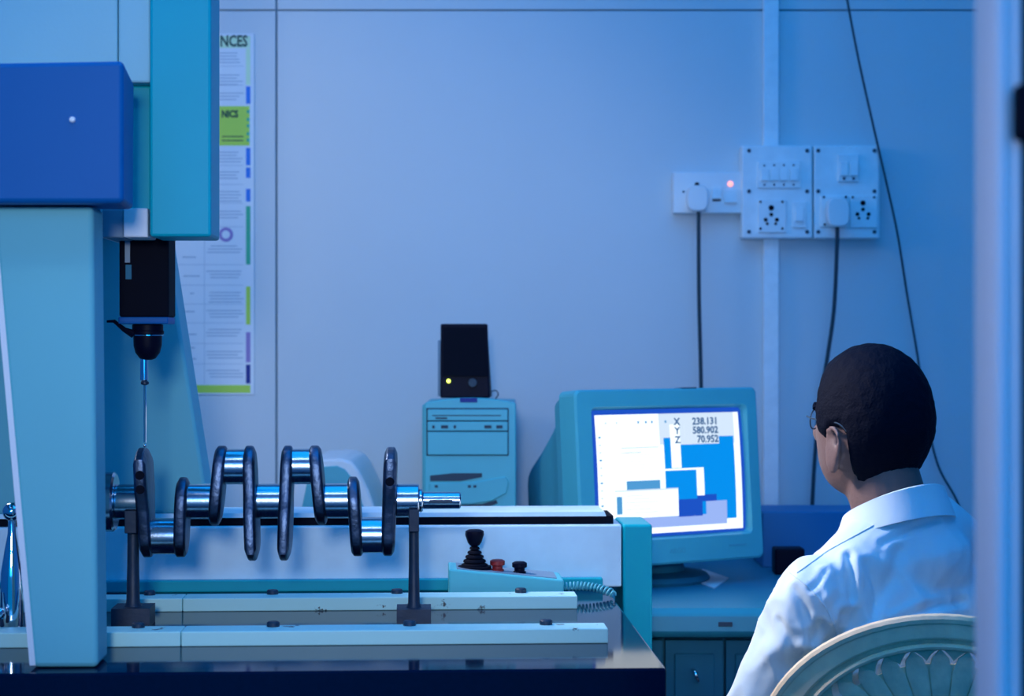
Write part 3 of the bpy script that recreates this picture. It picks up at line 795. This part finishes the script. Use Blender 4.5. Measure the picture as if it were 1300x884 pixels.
def plug_cord(px0, px1, py0, py1, y, pts, name, label, r):
    t = thing(name, label, 'plug', (wx((px0 + px1) / 2, WY), y, wz(py1, WY)))
    xm = wx((px0 + px1) / 2, WY); h = wz(py0, WY) - wz(py1, WY); hw_ = (wx(px1, WY) - wx(px0, WY)) / 2; zc_ = (wz(py0, WY) + wz(py1, WY)) / 2
    poly = []
    for k in range(20):
        a = 2 * PI * k / 20; e_ = .62
        poly.append((xm + hw_ * math.copysign(abs(math.cos(a)) ** e_, math.cos(a)), zc_ + h / 2 * math.copysign(abs(math.sin(a)) ** e_, math.sin(a))))
    link('plug_body', prism(poly, 'y', y - .030, y, .004, 3), M['white'], t, world=True)
    link('cord', tube(catmull(pts, 8), r, 8), M['cord'], t, world=True)
plug_cord(869, 896, 238, 271, WY - .036, [(wx(884, WY), WY - .050, wz(266, WY)), (wx(884, WY), WY - .050, wz(300, WY)), (wx(884.5, WY), WY - .05, wz(380, WY)), (wx(887, WY), WY - .045, wz(470, WY)), (wx(889, WY), WY - .04, wz(560, WY)), (wx(890, WY), WY - .04, .80)],
          'plug_with_cord', 'white plug in the small board, its dark cord hanging behind the monitor', .0042)
plug_cord(1042, 1071, 254, 291, WY - .0535, [(wx(1056, WY), WY - .066, wz(286, WY)), (wx(1056, WY), WY - .066, wz(310, WY)), (wx(1053, WY), WY - .06, wz(390, WY)), (wx(1046, WY), WY - .05, wz(450, WY)), (wx(1036, WY), WY - .04, wz(520, WY)), (wx(1030, WY), WY - .04, wz(590, WY)), (wx(1027, WY), WY - .04, wz(650, WY)), (wx(1027, WY), WY - .04, .86)],
          'plug_with_cord', 'white plug in the right tall board, its dark cord hanging beside the man', .0044)
tag(link('loose_wire', tube(catmull([(wx(a, WY), WY - .055 if b < 330 else WY - .03, wz(b, WY)) for a, b in ((1050, -110), (1068, -5), (1084, 80), (1104, 170), (1119, 235), (1133, 300), (1148, 375), (1160, 445), (1172, 525), (1187, 590), (1213, 640), (1228, 700))], 8), .0026, 8), M['cord'], base=True),
    'thin dark wire hanging down the wall from above, right of the boards', 'wire')

# ================================================================== CHAIR
ch = thing('plastic_chair', 'cream-brown plastic chair with round pierced fan-pattern back, behind the man', 'chair', (.578, 2.56, 0), math.radians(-5))
bzc = .872 - .20; ba, bb = .238, .20         # centre height and half axes of the round back
def ell(k, a, b, t0=0, t1=PI, n=48):
    out = []
    for i in range(n + 1):
        t = t0 + (t1 - t0) * i / n; out.append((a * k * math.cos(t), b * k * math.sin(t)))
    return out
def backx(x): return -.02 + 1.0 * x * x                 # the back curves round the sitter (edges forward)
def swept(outer, inner, y0, y1):
    bm = bmesh.new(); R4 = []
    for (xo, zo), (xi, zi) in zip(outer, inner):
        R4.append([bm.verts.new((xo, backx(xo) + y0, bzc + zo)), bm.verts.new((xo, backx(xo) + y1, bzc + zo)), bm.verts.new((xi, backx(xi) + y1, bzc + zi)), bm.verts.new((xi, backx(xi) + y0, bzc + zi))])
    for A_, B_ in zip(R4, R4[1:]):
        for i in range(4): bm.faces.new((A_[i], A_[(i + 1) % 4], B_[(i + 1) % 4], B_[i]))
    bm.faces.new(R4[0]); bm.faces.new(R4[-1][::-1]); bmesh.ops.recalc_face_normals(bm, faces=bm.faces); return bm
T0, T1 = -.75, PI + .75
bk = link('backrest', swept(ell(1, ba, bb, T0, T1), ell(.885, ba, bb, T0, T1), -.004, .012), M['cane'], ch)
rm = [Vector((x, backx(x) + .002, bzc + z)) for x, z in ell(1.0, ba, bb, T0, T1)]
link('rim', tube(rm, .0085, 10), M['cane'], bk)
link('inner_rim', swept(ell(.885, ba, bb, T0, T1), ell(.80, ba, bb, T0, T1), .002, .009), M['caned'], bk)
link('inner_bead', tube([Vector((x, backx(x) + .0, bzc + z)) for x, z in ell(.82, ba, bb, T0, T1)], .0045, 8), M['cane'], bk)
link('inner_bead', tube([Vector((x, backx(x) + .0, bzc + z)) for x, z in ell(.885, ba, bb, T0, T1)], .0035, 8), M['cane'], bk)
# fan petals with pointed gaps between them
NP = 15
for k in range(NP):
    a0 = .08 + (PI - .16) * k / NP; a1 = .08 + (PI - .16) * (k + 1) / NP; am = (a0 + a1) / 2; da = (a1 - a0)
    pts2 = []
    for rr_, aa in ((.16, am - da * .42), (.45, am - da * .46), (.66, am - da * .47), (.74, am - da * .33), (.80, am), (.74, am + da * .33), (.66, am + da * .47), (.45, am + da * .46), (.16, am + da * .42)):
        pts2.append((ba * rr_ * math.cos(aa), bb * rr_ * math.sin(aa)))
    bm = bmesh.new()
    Fv = [bm.verts.new((x, backx(x) + .003, bzc + z)) for x, z in pts2]; Bv = [bm.verts.new((x, backx(x) + .008, bzc + z)) for x, z in pts2]
    mx = sum(p[0] for p in pts2) / 9; mz_ = sum(p[1] for p in pts2) / 9
    cF = bm.verts.new((mx, backx(mx) - .002, bzc + mz_)); cB = bm.verts.new((mx, backx(mx) + .008, bzc + mz_))
    for i in range(9):
        q = (i + 1) % 9
        bm.faces.new((Fv[i], Fv[q], cF)); bm.faces.new((Bv[q], Bv[i], cB)); bm.faces.new((Fv[i], Bv[i], Bv[q], Fv[q]))
    link('fan_petal', bm, M['caned'], bk, smooth=50)
link('fan_plate', swept(ell(.70, ba, bb, -.3, PI + .3), ell(.02, ba, bb, -.3, PI + .3), .006, .010), M['caned'], bk)
link('fan_hub', prism(ell(.18, ba, bb, 0, 2 * PI - .01, 24), 'y', -.022, -.010), M['caned'], bk)
link('fan_border', swept([(x, z) for x, z in ell(.815, ba, bb, 0, PI, 90)], [(x * (.72 + .075 * abs(math.sin(i * PI / 6))) / .80, z * (.72 + .075 * abs(math.sin(i * PI / 6))) / .80) for i, (x, z) in enumerate(ell(.80, ba, bb, 0, PI, 90))], .006, .010), M['caned'], bk)
link('lower_back_slats', prism([(-.20, bzc - .02), (.20, bzc - .02), (.20, bzc - .16), (-.20, bzc - .16)], 'y', -.012, -.004), M['caned'], bk)
link('seat', prism([(-.22, -.03), (.22, -.03), (.235, .2), (.22, .40), (-.22, .40), (-.235, .2)], 'z', .365, .383, .006), M['cane'], ch)
for sx_, sy_ in ((-1, 0), (1, 0), (-1, 1), (1, 1)):
    top_ = Vector((sx_ * .205, (.38 if sy_ else 0), .368)); bot = Vector((sx_ * .24, .43 if sy_ else -.07, 0))
    link('leg', tube([bot, top_], [.016, .022], 10), M['cane'], ch)
for s in (-1, 1):
    link('arm', tube(catmull([(s * .215, .045, bzc - .10), (s * .262, .10, .58), (s * .27, .25, .58), (s * .25, .36, .54), (s * .225, .38, .38)], 6), .014, 10), M['cane'], ch)
    link('back_upright', tube([(s * .195, backx(.195), bzc - .135), (s * .20, -.015, .40)], .016, 10), M['cane'], ch)

# ================================================================== THE SEATED MAN
PT = math.radians(35)
PX, PYY = .565, 2.795
man = thing('person', 'seated man with short black hair in a white shirt, seen from behind, facing the monitor', 'person', (PX, PYY, 0), PT)

def capsule(a, b, ra, rb, n=20, sq=(1, 1)):
    a, b = Vector(a), Vector(b); pts = []; rs = []
    d = (b - a); ln = d.length; d.normalize()
    for k in range(5): 
        t = -1 + k / 5; pts.append(a + d * ra * t); rs.append(ra * math.sqrt(max(0.0004, 1 - t * t)))
    for k in range(5): pts.append(a + d * ln * k / 4); rs.append(ra + (rb - ra) * k / 4)
    for k in range(1, 6):
        t = k / 5; pts.append(b + d * rb * t); rs.append(rb * math.sqrt(max(0.0004, 1 - t * t)))
    return tube(pts, rs, n)
def ellipsoid(c, r, rx=0):
    return ball(c, 1, 28, r, Matrix.Rotation(rx, 4, 'X') if rx else None)

HC = Vector((-.018, .030, 1.122)); HP = .11
def head_pt(d, grow=0.0):
    """d: unit direction, local x right, y forward, z up"""
    x, y, z = d
    X, Y_, Z_ = x * .0735, y * .088, z * .110
    if z < 0:
        t = -z
        X *= 1 + .10 * t * t
        if y < 0: Y_ *= 1 - .28 * t
        else: Y_ *= 1 + .34 * t * t
        if y > 0 and t > .3: Z_ *= 1.03
    else:
        X *= 1 + .07 * z * z; Y_ *= 1 + .07 * z * z
    if y < 0: X *= 1 + .05 * (-y)
    p = Vector((X, Y_, Z_))
    def g(cx, cz, sx_, sz_): return math.exp(-((X - cx) / sx_) ** 2 - ((Z_ - cz) / sz_) ** 2) if y > 0 else 0
    if y > 0:
        p.y += .024 * g(0, -.030, .010, .016) + .012 * g(0, -.005, .009, .022)      # nose
        p.y += .006 * g(0, .022, .045, .010)                                         # brow
        p.y -= .009 * (g(-.031, .0, .014, .012) + g(.031, .0, .014, .012))           # eye sockets
        p.y += .007 * g(0, -.066, .020, .006) + .004 * g(0, -.057, .018, .004)       # lips
        p.y -= .003 * g(0, -.0615, .018, .0025)
        p.y += .009 * g(0, -.097, .022, .014)                                        # chin
        p.y -= .006 * (g(-.05, -.05, .02, .03) + g(.05, -.05, .02, .03))
    if grow: p += Vector((x, y, z)).normalized() * grow
    return p
HR = Matrix.Translation(HC) @ Matrix.Rotation(HP, 4, 'X') @ Matrix.Rotation(.07, 4, 'Z')
def head_bm(grow=0.0, seg=96):
    bm = bmesh.new(); bmesh.ops.create_uvsphere(bm, u_segments=seg, v_segments=seg * 2 // 3, radius=1)
    for v in bm.verts: v.co = HR @ head_pt(v.co.normalized(), grow)
    return bm

def remesh(bm, voxel, smooth_it, post=None):
    me = bpy.data.meshes.new('tmp'); bm.to_mesh(me); bm.free()
    o = bpy.data.objects.new('tmp', me); COL.objects.link(o)
    r = o.modifiers.new('r', 'REMESH'); r.mode = 'VOXEL'; r.voxel_size = voxel
    s = o.modifiers.new('s', 'SMOOTH'); s.factor = .5; s.iterations = smooth_it
    dg = bpy.context.evaluated_depsgraph_get(); m2 = bpy.data.meshes.new_from_object(o.evaluated_get(dg))
    bpy.data.objects.remove(o); bpy.data.meshes.remove(me)
    out = bmesh.new(); out.from_mesh(m2); bpy.data.meshes.remove(m2)
    if post:
        out.normal_update(); post(out)
    return out

SHL, SHR = Vector((-.158, -.005, .878)), Vector((.160, -.005, .905))
ELL, ELR = Vector((-.215, .09, .655)), Vector((.225, .10, .655))
WRL, WRR = Vector((-.10, .30, .60)), Vector((.10, .30, .60))
body = head_bm()
parts = [capsule((-.006, -.022, .93), HC + Vector((0, -.018, -.06)), .060, .054),
         capsule((-.004, -.018, .94), HC + Vector((0, .000, -.075)), .045, .045),
         ellipsoid((0, -.012, .77), (.145, .085, .17)), ellipsoid((0, -.012, .56), (.150, .100, .17)), ellipsoid((0, -.016, .875), (.140, .055, .05)),
         ellipsoid((0, -.01, .47), (.165, .125, .09))]
for s, sh, el, wr in ((-1, SHL, ELL, WRL), (1, SHR, ELR, WRR)):
    parts += [capsule(sh, el, .046, .038), capsule(el, wr, .038, .025),
              capsule((s * .085, .02, .48), (s * .12, .42, .50), .075, .055), capsule((s * .12, .42, .50), (s * .12, .44, .10), .052, .036),
              capsule((s * .12, .42, .045), (s * .12, .60, .035), .038, .030)]
    # ear
    ear = ellipsoid((0, 0, 0), (.006, .017, .031)); ear.transform(Matrix.Rotation(s * .22, 4, 'Z') @ Matrix.Rotation(-.15, 4, 'X'))
    ear.transform(HR @ Matrix.Translation((s * .0775, .002, -.040))); parts.append(ear)
    rim_ = tube(catmull([(s * .074, .010, -.018), (s * .081, .006, .000), (s * .0865, -.010, .004), (s * .0885, -.021, -.008), (s * .0845, -.019, -.030), (s * .077, -.008, -.052), (s * .073, .002, -.056)], 6), .0042, 8)
    rim_.transform(HR @ Matrix.Translation((0, .004, -.006))); parts.append(rim_)
    # hand resting on the thigh
    d = (wr - el).normalized(); pc = wr + d * .045; pc.z -= .012
    palm = ellipsoid((0, 0, 0), (.040, .046, .015)); palm.transform(Matrix.Translation(pc) @ Matrix.Rotation(s * .45, 4, 'Z') @ Matrix.Rotation(-.25, 4, 'X')); parts.append(palm)
    R_ = Matrix.Rotation(s * .45, 3, 'Z')
    for q, (fx, ln) in enumerate(((-.030, .060), (-.010, .072), (.011, .067), (.030, .052))):
        a = pc + R_ @ Vector((fx * s * -1, .036, -.005)); b = a + R_ @ Vector((fx * .2, ln * .5, -.004)); c2_ = b + R_ @ Vector((0, ln * .45, -.018))
        parts += [capsule(a, b, .0092, .0085, 10), capsule(b, c2_, .0085, .0070, 10)]
    a = pc + R_ @ Vector((-s * .034, -.012, -.004)); b = a + R_ @ Vector((-s * .028, .028, -.004)); parts += [capsule(a, b, .0105, .0095, 10), capsule(b, b + R_ @ Vector((-s * .006, .026, -.004)), .0092, .008, 10)]
for p in parts: join(body, p)
def skin_post(bm): pass
link('body', remesh(body, .0042, 3), M['skin'], man, smooth=180)

# shirt
def shirt_post(bm):
    for v in bm.verts:
        p = v.co; n = v.normal
        # long folds: ridged noise stretched along the arm and down the back
        q = Vector((p.x * 17 + p.z * 6, p.y * 15, p.z * 5 - p.x * 4))
        f = 1 - abs(noise.noise(q) * 2)
        q2 = Vector((p.x * 34 - p.z * 16, p.y * 24, p.z * 14 + p.x * 12 + 5))
        f2 = 1 - abs(noise.noise(q2) * 2)
        amp = .0095
        d1 = (p - Vector((-.150, -.045, .80))).length; arm = math.exp(-(d1 / .10) ** 2)
        f3 = math.sin(math.atan2(p.z - .80, p.x + .13) * 9 + 2.5 * noise.noise(p * 12)) * arm
        top = max(0, min(1, (.965 - p.z) / .05))
        v.co = p + n * ((f - .5) * amp + (f2 - .5) * .0028 * (1 + arm) + f3 * .0035) * top
sh = bmesh.new()
sp = [ellipsoid((0, -.012, .80), (.178, .120, .165)), ellipsoid((0, -.012, .60), (.172, .130, .24)), ellipsoid((0, -.010, .885), (.160, .092, .070)),
      capsule((0, -.030, .925), (-.012, -.012, 1.0), .092, .066), ellipsoid((0, -.01, .44), (.19, .14, .06)),
      capsule((-.140, -.010, .880), (-.035, -.022, .952), .056, .066), capsule((.150, -.010, .912), (.035, -.022, .962), .056, .068)]
for s_x, a, b, c in ((-1, SHL, ELL, WRL), (1, SHR, ELR, WRR)):
    sp += [capsule(a, b, .062, .054), capsule(b, b + (c - b) * .86, .052, .036)]
for p in sp: join(sh, p)
from mathutils.bvhtree import BVHTree
MANM = ROOTM[man.name]
def on_cloth(bm, pxs):
    """points of the cloth along a curve"""
    tree = BVHTree.FromBMesh(bm); inv = MANM.inverted(); o = inv @ Vector((0, 0, CAMZ)); out = []
    for px, py in [(v.x, v.y) for v in catmull([(a, b, 0) for a, b in pxs], 8)]:
        d = (inv.to_3x3() @ Vector(((px - CX) / F, 1, (HY - py) / F))).normalized()
        h = tree.ray_cast(o, d)
        if h[0] is not None: out.append((h[0], h[1]))
    return out
CREASES = [(((1077, 705), (1080, 730), (1081, 760)), .010, .009), (((1070, 782), (1067, 806), (1062, 830)), .012, .011), (((1222, 764), (1180, 772), (1140, 790), (1120, 804)), .009, .010),
           (((1048, 724), (1040, 738), (1030, 748)), .005, .007), (((1100, 716), (1112, 750), (1110, 790)), .006, .010), (((1140, 700), (1128, 740), (1100, 790)), .005, .012),
           (((1190, 660), (1160, 672), (1120, 690)), .004, .008), (((1008, 748), (1024, 778), (1030, 815)), .005, .010), (((990, 790), (1004, 820), (1010, 860)), .005, .011), (((1040, 790), (1030, 830), (1012, 870)), .006, .010)]
def cloth(bm):
    shirt_post(bm); bm.normal_update()
    lines = [(on_cloth(bm, c), d, w_) for c, d, w_ in CREASES]
    for v in bm.verts:
        off = 0
        for pts_, d_, w_ in lines:
            if not pts_ or (v.co - pts_[len(pts_) // 2][0]).length > .12: continue
            m = min((v.co - q[0]).length for q in pts_)
            off += -d_ * math.exp(-(m / (w_ * .55)) ** 2) + .45 * d_ * math.exp(-((m - w_ * 1.2) / (w_ * .6)) ** 2)
        if off: v.co += v.normal * off * .62
shm = remesh(sh, .0045, 10, cloth)
shm.normal_update()
SEAMS = [on_cloth(shm, c) for c in (((1140, 650), (1094, 676), (1051, 700), (1012, 728)), ((1003, 727), (1024, 744), (1046, 768), (1059, 795), (1064, 822)))]
# cut the neck opening
geom = list(shm.verts) + list(shm.edges) + list(shm.faces)
bmesh.ops.bisect_plane(shm, geom=geom, plane_co=(0, -.02, 1.012), plane_no=Vector((0, .36, 1)).normalized(), clear_outer=True)
so = link('shirt', shm, M['shirt'], man, smooth=180)
for sm in SEAMS:
    link('seam', tube([p_ + n_ * .0002 for p_, n_ in sm], .0013, 6), M['shirt'], so, smooth=60)
# collar band: tilted ring, higher at the nape
bm = bmesh.new(); rr2 = []
n = 48
for i in range(n):
    a = 2 * PI * i / n; ux, uy = math.cos(a), math.sin(a)
    bk_ = (1 - uy) / 2                                    # 1 at the nape
    zt_ = .975 + .066 * bk_; zb_ = zt_ - .034
    R0 = (.068, .069); 
    prof = [(0.000, zb_), (-.002, zt_ - .004), (.001, zt_), (.006, zt_ - .001), (.010, zt_ - .014), (.016, zb_ + .006), (.022, zb_ - .010), (.010, zb_ - .012)]
    rr2.append([bm.verts.new((-.012 + ux * (R0[0] + r), -.010 + uy * (R0[1] + r), z)) for r, z in prof])
for i in range(n):
    A_, B_ = rr2[i], rr2[(i + 1) % n]; k = len(A_)
    for q in range(k): bm.faces.new((A_[q], A_[(q + 1) % k], B_[(q + 1) % k], B_[q]))
link('collar', bm, M['shirt'], so, smooth=60)
# shoulder yoke seams and sleeve seam as thin raised welts that follow the cloth
# trousers
tr = bmesh.new()
for p in [ellipsoid((0, -.01, .46), (.182, .140, .075))] + [q for s in (-1, 1) for q in (capsule((s * .085, .02, .48), (s * .12, .42, .50), .086, .068), capsule((s * .12, .42, .50), (s * .12, .44, .12), .066, .055))]: join(tr, p)
link('trousers', remesh(tr, .008, 4), M['trouser'], man, smooth=180)
for s in (-1, 1):
    link('shoe', bevel_all(prism([(-.06, .0), (.20, .0), (.205, .03), (.12, .065), (.03, .085), (-.06, .085)], 'x', s * .12 - .045, s * .12 + .045), .012), M['black'], man).location = (0, .40, 0)

# hair: cap grown from the skull, cut along a hairline
bm = bmesh.new(); bmesh.ops.create_uvsphere(bm, u_segments=160, v_segments=110, radius=1)
def hairline(d):
    """signed amount: >0 inside the hair"""
    x, y, z = d; p = head_pt(d)
    ang = math.degrees(math.atan2(abs(x), y))           # 0 = face front, 90 = side, 180 = nape
    pts3 = [(0, .062), (35, .060), (50, .048), (60, .022), (66, -.014), (80, -.018), (86, -.004), (97, .002), (104, -.012), (112, -.058), (125, -.078), (150, -.098), (180, -.106)]
    for (a0, z0_), (a1, z1_) in zip(pts3, pts3[1:]):
        if a0 <= ang <= a1: zl = z0_ + (z1_ - z0_) * (ang - a0) / (a1 - a0); break
    return p.z - zl + .003 * noise.noise(Vector(d) * 14)
keep = {}
for v in bm.verts:
    d = v.co.normalized(); keep[v] = (hairline(d), d.copy())
bmesh.ops.delete(bm, geom=[v for v in bm.verts if keep[v][0] < -.002], context='VERTS')
for v in bm.verts:
    h, d = keep[v]; t_ = max(0, min(1, (h + .002) / .016)); g_ = .0015 + .0095 * t_ ** .6
    g_ += .5 * (.0022 * noise.noise(d * 9) + .0014 * noise.noise(Vector((d.x * 50, d.y * 50, d.z * 14)))) * t_
    v.co = HR @ head_pt(d, g_)
link('hair', bm, M['hair'], man, smooth=180)
# eyes, brows, spectacles
for s in (-1, 1):
    e = ball((0, 0, 0), .0095, 16); e.transform(HR @ Matrix.Translation((s * .027, .0635, .0))); link('eye', e, M['white'], man)
    e = ball((0, 0, 0), .0042, 12); e.transform(HR @ Matrix.Translation((s * .027, .0702, .0))); link('iris', e, M['blackm'], man)
    e = tube(catmull([(s * .016, .086, .017), (s * .032, .083, .021), (s * .048, .070, .016)], 5), .003, 6); e.transform(HR); link('eyebrow', e, M['hair'], man)
sg = bmesh.new()
for s in (-1, 1):
    rg = [Vector((s * (.027 + .017 * math.cos(a)), .088 - 7 * (.017 + .017 * math.cos(a)) ** 2, -.003 + .015 * math.sin(a))) for a in [2 * PI * k / 24 for k in range(25)]]
    join(sg, tube(rg, .0011, 6))
    join(sg, tube(catmull([(s * .051, .081, .003), (s * .0735, .052, .005), (s * .0785, .020, .004), (s * .0815, -.006, .006), (s * .080, -.024, -.004), (s * .078, -.030, -.018)], 5), .0013, 6))
join(sg, tube(catmull([(-.009, .090, .0), (0, .094, .004), (.009, .090, .0)], 4), .0011, 6))
sg.transform(HR); link('spectacles', sg, M['slot'], man)
